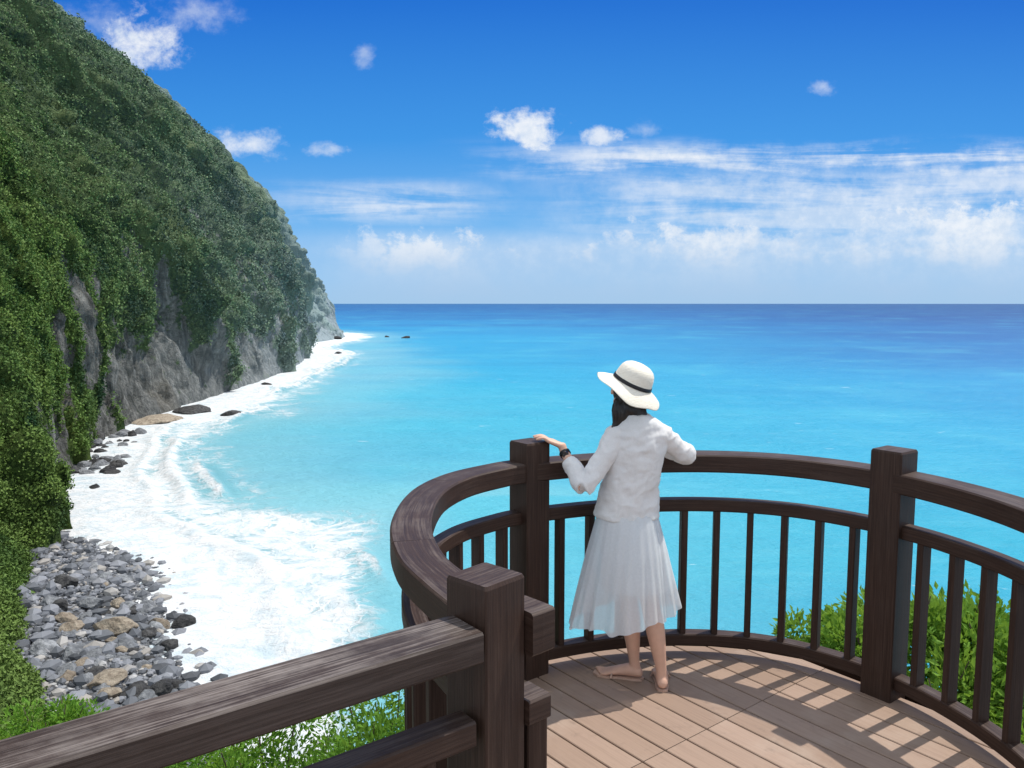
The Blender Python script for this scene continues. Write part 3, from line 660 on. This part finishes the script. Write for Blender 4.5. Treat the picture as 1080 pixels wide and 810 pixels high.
limb(bm,[(.545,3.935,.78),(.57,3.945,.62),(.60,3.96,.42),(.612,3.945,.30),(.63,3.955,.12),(.638,3.955,.06)],[.072,.063,.048,.048,.029,.028],seg=20)
limb(bm,[(.635,3.935,.78),(.660,3.925,.62),(.700,3.900,.42),(.722,3.868,.30),(.75,3.855,.12),(.755,3.85,.06)],[.072,.063,.048,.048,.029,.028],seg=20)
def foot(hx_,hy_,ang_):
    d_=Vector((math.cos(ang_),math.sin(ang_),0)); s=Vector((-d_.y,d_.x,0)); h=Vector((hx_,hy_,.012))
    loft(bm,[(h-d_*.028+Vector((0,0,.022)),.012,.012,d_,s),(h-d_*.018+Vector((0,0,.026)),.026,.024,d_,s),(h+d_*.01+Vector((0,0,.034)),.031,.033,d_,s),(h+d_*.05+Vector((0,0,.034)),.032,.032,d_,s),(h+d_*.10+Vector((0,0,.024)),.037,.023,d_,s),(h+d_*.145+Vector((0,0,.014)),.043,.014,d_,s),(h+d_*.165+Vector((0,0,.011)),.04,.010,d_,s)],18)
    for k in range(5):
        o_=(-.03+.0155*k); L_=(.215,.208,.202,.193,.182)[k]
        limb(bm,[h+d_*.15+s*o_+Vector((0,0,.009)),h+d_*L_+s*o_+Vector((0,0,.005))],[.009,.008 if k else .010],seg=10,sub=2)
FA1=math.radians(163); FA2=math.radians(84)
foot(.648,3.95,FA1); foot(.757,3.835,FA2)
body=remesh('body',bm,.0045,'skin',person,4)
for s in (-1,1):
    bm=bmesh.new(); ell(bm,hp(s*.03,.086,.02)-Vector(person.location),(.012,.006,.006),R3); me=bpy.data.meshes.new('eye'); bm.to_mesh(me); bm.free(); link('eye',me,M['eye'],person)
bm=bmesh.new(); ell(bm,hp(0,.088,-.05)-Vector(person.location),(.022,.007,.006),R3); me=bpy.data.meshes.new('lips'); bm.to_mesh(me); bm.free(); link('lips',me,M['lip'],person)
for hx_,hy_,a_ in ((.648,3.95,FA1),(.757,3.835,FA2)):
    d_=Vector((math.cos(a_),math.sin(a_),0)); s=Vector((-d_.y,d_.x,0)); bm=bmesh.new()
    out=[(-.035,.0),(-.025,.025),(.02,.034),(.08,.032),(.15,.046),(.20,.04),(.228,.015),(.228,-.015),(.20,-.04),(.15,-.046),(.08,-.032),(.02,-.034),(-.025,-.025)]
    lo=[bm.verts.new(Vector((hx_,hy_,.001))+d_*a+s*b_) for a,b_ in out]; hi=[bm.verts.new(v.co+Vector((0,0,.011))) for v in lo]
    bm.faces.new(lo[::-1]); bm.faces.new(hi)
    for k in range(len(lo)): bm.faces.new((lo[k],lo[(k+1)%len(lo)],hi[(k+1)%len(lo)],hi[k]))
    limb(bm,[Vector((hx_,hy_,.01))+d_*.13+s*.047,Vector((hx_,hy_,.035))+d_*.125+s*.03,Vector((hx_,hy_,.042))+d_*.12,Vector((hx_,hy_,.035))+d_*.125-s*.03,Vector((hx_,hy_,.01))+d_*.13-s*.047],[.005]*5,side=(0,0,1),seg=8)
    bmesh.ops.recalc_face_normals(bm,faces=bm.faces); me=bpy.data.meshes.new('sandal'); bm.to_mesh(me); bm.free(); setloc(me,person.location); link('sandal',me,M['sole'],person)
# cardigan
bm=bmesh.new()
sec=[(.868,.577,.165,.122),(.90,.579,.160,.118),(1.0,.590,.142,.106),(1.12,.612,.136,.098),(1.22,.628,.143,.096),(1.285,.636,.144,.088),(1.325,.638,.122,.076),(1.36,.637,.082,.064),(1.385,.632,.060,.055)]
loft(bm,[((x_,3.935,z_),a_,b_,(0,0,1),(1,0,0)) for z_,x_,a_,b_ in sec],32)
def sleeve(S,E,W,k=.72):
    S,E,W=Vector(S),Vector(E),Vector(W)
    limb(bm,[S,S.lerp(E,.5),E,E.lerp(W,.35),E.lerp(W,k)],[.058,.050,.049,.045,.039],round_ends=False,start_round=True)
sleeve(SL,EL,WL,.70); sleeve(SR,ER,WR,.8)
def wr(co):
    n=fbm(co*np.array([16,16,8]),4,91)-.5
    fold=np.abs(fbm(np.c_[co[:,0]*9+co[:,2]*6,co[:,1]*5,co[:,2]*13-co[:,0]*7],3,99)-.5)
    fold2=np.abs(fbm(np.c_[co[:,0]*16,co[:,1]*12,co[:,2]*3.5],3,103)-.5)
    return n*.014-fold*.034-fold2*.030*sstep(1.25-co[:,2],0,.2)+.009
cg=remesh('cardigan',bm,.0055,'knit',person,3,wr)
# skirt
nz,nt=46,240; vs=[]
for i in range(nz):
    k=i/(nz-1)
    for j in range(nt):
        a_=2*math.pi*j/nt
        hem=.345+.036*math.cos(a_)+.012*math.sin(a_*5+1)+.007*math.sin(a_*11)
        z_=.905+(hem-.905)*k
        rx=np.interp(k,[0,.15,.4,.7,1],[.145,.165,.198,.232,.264]); ry=np.interp(k,[0,.15,.4,.7,1],[.110,.132,.155,.172,.192])
        fo=(math.sin(a_*13+math.sin(a_*3)*1.8+k*1.1)*.6+math.sin(a_*27+2.2*math.sin(a_*2)+k)*.4)*(.0015+.013*k*k+.003*k)+.020*k*math.sin(a_*4+1.0)
        cx_=.582+np.interp(k,[0,1],[0,-.014]); cy_=3.930-.01*k
        vs.append((cx_+math.cos(a_)*(rx+fo),cy_+math.sin(a_)*(ry+fo),z_))
me=npmesh('skirt',vs,grid_faces(nz,nt,True)); setloc(me,person.location); link('skirt',me,M['chiffon'],person)
vs=[]
for i in range(12):
    k=i/11
    for j in range(48):
        a_=2*math.pi*j/48; rx=np.interp(k,[0,.3,1],[.134,.156,.166]); ry=np.interp(k,[0,.3,1],[.100,.118,.122]); vs.append((.588+.035*k+math.cos(a_)*rx,3.930-.008*k+math.sin(a_)*ry,.9-.40*k))
me=npmesh('skirt_lining',vs,grid_faces(12,48,True)); setloc(me,person.location); link('skirt_lining',me,M['lining'],person)
# hair
bm=bmesh.new(); ell(bm,hp(0.004,-.012,.02),(.082,.094,.09),R3); ell(bm,hp(0.028,-.050,-.062),(.078,.055,.055),R3)
for k in range(26):
    a_=k/25; x0=-.050+.150*a_; ln=random.uniform(0,.03)
    limb(bm,[hp(x0*.9,-.068,-.04),hp(x0*1.08+.01,-.085,-.085),hp(x0*1.2+.03+random.uniform(-.01,.01),-.088,-.125-ln),hp(x0*1.35+.045+random.uniform(-.02,.02),-.100,-.150-ln)],[.017,.016,.010,.004],seg=8,sub=3)
hair=remesh('hair',bm,.0055,'hair',person,2,lambda co:(vnoise(co*np.array([170,170,15]),3)-.5)*.007)
bm=bmesh.new(); bm.from_mesh(hair.data)
kill=[v for v in bm.verts if (R3.transposed()@(v.co+Vector(person.location)-HC)).y>.045 and (R3.transposed()@(v.co+Vector(person.location)-HC)).z<.06]
bmesh.ops.delete(bm,geom=kill,context='VERTS'); bm.to_mesh(hair.data); bm.free()
# hat, tipped back and to the right
ah=Vector((.40,-.17,.92)).normalized(); gx_=Vector((0,1,0)).cross(ah).normalized(); gy_=ah.cross(gx_).normalized(); RH=Matrix((gx_,gy_,ah)).transposed()
def lathe(prof_,seg=64,wob=None):
    vs=[]
    for i,(r,h) in enumerate(prof_):
        for j in range(seg):
            a_=2*math.pi*j/seg; rr_=r; hh=h
            if wob: rr_,hh=wob(r,h,a_)
            p_=hb+RH@Vector((rr_*math.cos(a_),rr_*math.sin(a_)*1.06,hh)); vs.append(tuple(p_-Vector(person.location)))
    return vs,grid_faces(len(prof_),seg,True)
hb=HC+ah*.058
def wob(r,h,a_):
    k=max(0,(r-.1)/.07); left=max(0,-math.cos(a_))
    return r*(1+.03*k*math.sin(a_*3+1)+.06*k*left),h+k*(.008*math.sin(a_*2+.6)+.006*math.sin(a_*5)+.020*left)
pr=[(.002,.106),(.03,.105),(.055,.099),(.075,.087),(.087,.070),(.093,.050),(.097,.026),(.100,.0),(.109,-.008),(.124,-.018),(.142,-.030),(.158,-.043),(.169,-.053),(.171,-.057),(.168,-.057),(.156,-.048),(.138,-.035),(.113,-.021),(.096,-.008)]
v,f=lathe(pr,64,wob); m2,t2,b2=mat('woven_hat')
tc=t2.node('ShaderNodeTexCoord').outputs['Object']; wv=t2.noise(t2.mapping(tc,(60,60,260)),1,3); bset(t2,b2,t2.mix(wv,(.64,.57,.46),(.90,.85,.74)),.85,t2.bump(wv,.6,.004),.15)
hat=link('sun_hat',npmesh('sun_hat',v,f),m2,person)
v,f=lathe([(.0985,.018),(.1015,.017),(.1035,.006),(.1045,.001),(.1025,.0)]); link('hat_band',npmesh('hat_band',v,f),M['black'],hat)
w0=Vector(EL).lerp(Vector(WL),.93); ax=(Vector(WL)-Vector(EL)).normalized(); s=ax.cross(Vector((0,1,0))).normalized(); w_=ax.cross(s)
vs=[]
for (r,h) in ((.026,-.011),(.0285,-.010),(.0285,.010),(.026,.011)):
    for j in range(32): a_=2*math.pi*j/32; vs.append(tuple(w0+ax*h+(s*math.cos(a_)+w_*math.sin(a_))*r-Vector(person.location)))
wt=link('watch_strap',npmesh('watch_strap',vs,grid_faces(4,32,True)),M['black'],person)
bm=bmesh.new(); fc=w0-Vector((0,.030,0)); bmesh.ops.create_cone(bm,cap_ends=True,segments=24,radius1=.017,radius2=.015,depth=.008,matrix=Matrix.Translation(fc-Vector(person.location))@Matrix.Rotation(math.radians(90),4,'X')); me=bpy.data.meshes.new('watch_face'); bm.to_mesh(me); bm.free(); link('watch_face',me,M['metal'],wt)
# ------------------------------------------------------------ light
sv=Vector((.76,.50,0)).normalized()*math.cos(math.radians(61))+Vector((0,0,math.sin(math.radians(61))))
L=bpy.data.lights.new('sun','SUN'); L.energy=4.5; L.angle=math.radians(.53); L.color=(1,.95,.87); lo=bpy.data.objects.new('sun',L); C.objects.link(lo); lo.rotation_euler=sv.to_track_quat('Z','Y').to_euler()
# ------------------------------------------------------------ world
W=bpy.data.worlds.new('World'); bpy.context.scene.world=W; W.use_nodes=True; t=NT(W.node_tree); bg=t.n['Background']
sky=t.node('ShaderNodeTexSky',sky_type='NISHITA'); sky.sun_disc=False; sky.sun_elevation=math.radians(61); sky.sun_rotation=math.atan2(sv.x,sv.y)
g=t.node('ShaderNodeTexCoord').outputs['Generated']; sx=t.node('ShaderNodeSeparateXYZ'); t.l.new(g,sx.inputs[0]); x,y,z=sx.outputs
yc=t.m('MAXIMUM',y,.08); a=t.m('DIVIDE',x,yc); e=t.m('DIVIDE',z,yc)
cb=t.node('ShaderNodeCombineXYZ'); t.l.new(a,cb.inputs[0]); t.l.new(e,cb.inputs[1]); p=cb.outputs[0]
rampc=t.ramp(t.m('MULTIPLY',e,2.0,clamp=True),[(0,(.36,.60,.86)),(.06,(.30,.58,.91)),(.2,(.15,.46,.89)),(.4,(.045,.31,.81)),(.72,(.010,.165,.67)),(1,(.007,.14,.61))])
n=t.noise(t.mapping(p,(1,1.25,1)),24,8,.66,.15); nb_=t.noise(p,6,5,.58); nfine=t.noise(p,60,5,.65)
nc=t.m('SUBTRACT',n,.5)
def E(py): v=(405-py)/840; return (-sT+v*cT)/(cT+v*sT)
def puff(px,py,rx,ry,dens=1,soft=.5,k=2.8):
    u=(px-540)/840; v=(405-py)/840; yy=cT+v*sT; ca=u/yy; ce=E(py)
    dx=t.m('DIVIDE',t.m('SUBTRACT',a,ca),rx/840); dy=t.m('DIVIDE',t.m('SUBTRACT',e,ce),ry/840)
    r=t.m('SQRT',t.m('ADD',t.m('MULTIPLY',dx,dx),t.m('MULTIPLY',dy,dy)))
    return t.m('MULTIPLY',t.ss(t.m('ADD',t.m('SUBTRACT',1.0,r),t.m('MULTIPLY',nc,k)),0,soft),dens)
cl=None
for args in [(558,138,44,26,1,.8),(633,146,28,15,.85,.9),(683,136,26,12,.4,1.2),(268,152,46,18,.85,1.1),(338,159,36,9,.6,1.1),(150,46,50,36,1,1.0),(205,14,50,26,.5,1.5),(95,22,60,26,.4,1.6),
   (384,57,16,14,.45,1.2),(868,91,15,9,.45,1.1)]:
    q_=puff(*args); cl=q_ if cl is None else t.m('MAXIMUM',cl,q_)
tr=t.ramp(t.m('MULTIPLY_ADD',a,.5,.5),[(.35,(E(262),)*3),(.40,(E(240),)*3),(.47,(E(243),)*3),(.535,(E(258),)*3),(.57,(E(232),)*3),(.66,(E(232),)*3),(.74,(E(212),)*3),(.84,(E(203),)*3)])
trv=t.node('ShaderNodeSeparateColor'); t.l.new(tr,trv.inputs[0])
hgt=t.m('SUBTRACT',t.m('ADD',trv.outputs[0],t.m('MULTIPLY',nc,.12)),e)
ain=t.ss(a,-.30,-.12)
bank=t.m('MULTIPLY',t.m('MULTIPLY',t.ss(hgt,-.006,.026),ain),t.ss(t.m('ADD',e,t.m('MULTIPLY',t.m('SUBTRACT',nb_,.5),.09)),-.004,.075))
bank=t.m('MULTIPLY',bank,t.m('MULTIPLY_ADD',t.ss(t.m('ADD',nb_,t.m('MULTIPLY',nc,.7)),.36,.62),.45,.50))
ps=t.mapping(p,(1.7,20,1),(0,0,math.radians(-4))); ns_=t.noise(ps,1.6,8,.60,.5)
def band(px0,px1,py0,py1,s=.015):
    e0,e1=E(py1),E(py0); a0=(px0-540)/840;a1=(px1-540)/840
    return t.m('MULTIPLY',t.m('MULTIPLY',t.ss(e,e0-s,e0+s),t.m('SUBTRACT',1.0,t.ss(e,e1-s,e1+s))),t.m('MULTIPLY',t.ss(a,a0-.05,a0+.25),t.m('SUBTRACT',1.0,t.ss(a,a1-.1,a1+.1))))
st1=t.m('MULTIPLY',band(480,1500,152,190),t.ss(t.m('ADD',ns_,t.m('MULTIPLY',nc,.35)),.38,.66)); st2=t.m('MULTIPLY',band(250,500,195,232),t.m('MULTIPLY',t.ss(t.m('ADD',ns_,t.m('MULTIPLY',nc,.3)),.36,.64),.8)); st3=t.m('MULTIPLY',band(540,1700,180,250),t.m('MULTIPLY',t.ss(t.m('ADD',ns_,t.m('MULTIPLY',nc,.5)),.26,.62),.72))
low=t.m('MULTIPLY',band(280,1700,250,322,.02),t.m('MULTIPLY_ADD',t.ss(nb_,.25,.7),.3,.42))
cl=t.m('MAXIMUM',t.m('MAXIMUM',cl,bank),t.m('MAXIMUM',t.m('MAXIMUM',st1,st2),t.m('MAXIMUM',st3,low)))
shade=t.ss(t.m('ADD',t.m('MULTIPLY',nfine,.5),t.m('MULTIPLY',nb_,.6)),.42,.68)
cc=t.mix(shade,(.68,.78,.92),(.95,.97,1.0))
cc=t.mix(t.ss(e,.005,.10),(.44,.61,.84),cc)
skyc=t.mix(t.m('MULTIPLY',cl,.95),rampc,cc)
n3=t.noise(g,2.2,4,.6); behind=t.mix(t.ss(n3,.42,.58),(.24,.48,.82),(1.4,1.4,1.4))  # bright cloud added behind and overhead, out of view, as fill light
skyc=t.mix(t.m('MAXIMUM',t.m('SUBTRACT',1.0,t.ss(y,.1,.4)),t.ss(z,.52,.75)),skyc,behind)
sc=t.node('ShaderNodeVectorMath',operation='SCALE'); t.l.new(skyc,sc.inputs[0]); sc.inputs[3].default_value=10
fin=t.mix(.95,sky.outputs[0],sc.outputs[0]); t.l.new(fin,bg.inputs[0]); bg.inputs[1].default_value=.1
# ------------------------------------------------------------ camera
cam=bpy.data.cameras.new('camera'); co=bpy.data.objects.new('camera',cam); C.objects.link(co); co.location=(0,0,H); co.rotation_euler=(math.radians(90-5.8),0,0)
cam.sensor_width=36; cam.lens=28; cam.clip_end=100000; cam.clip_start=.05
bpy.context.scene.camera=co
vs_=bpy.context.scene.view_settings; vs_.view_transform='Standard'; vs_.look='None'; vs_.exposure=0
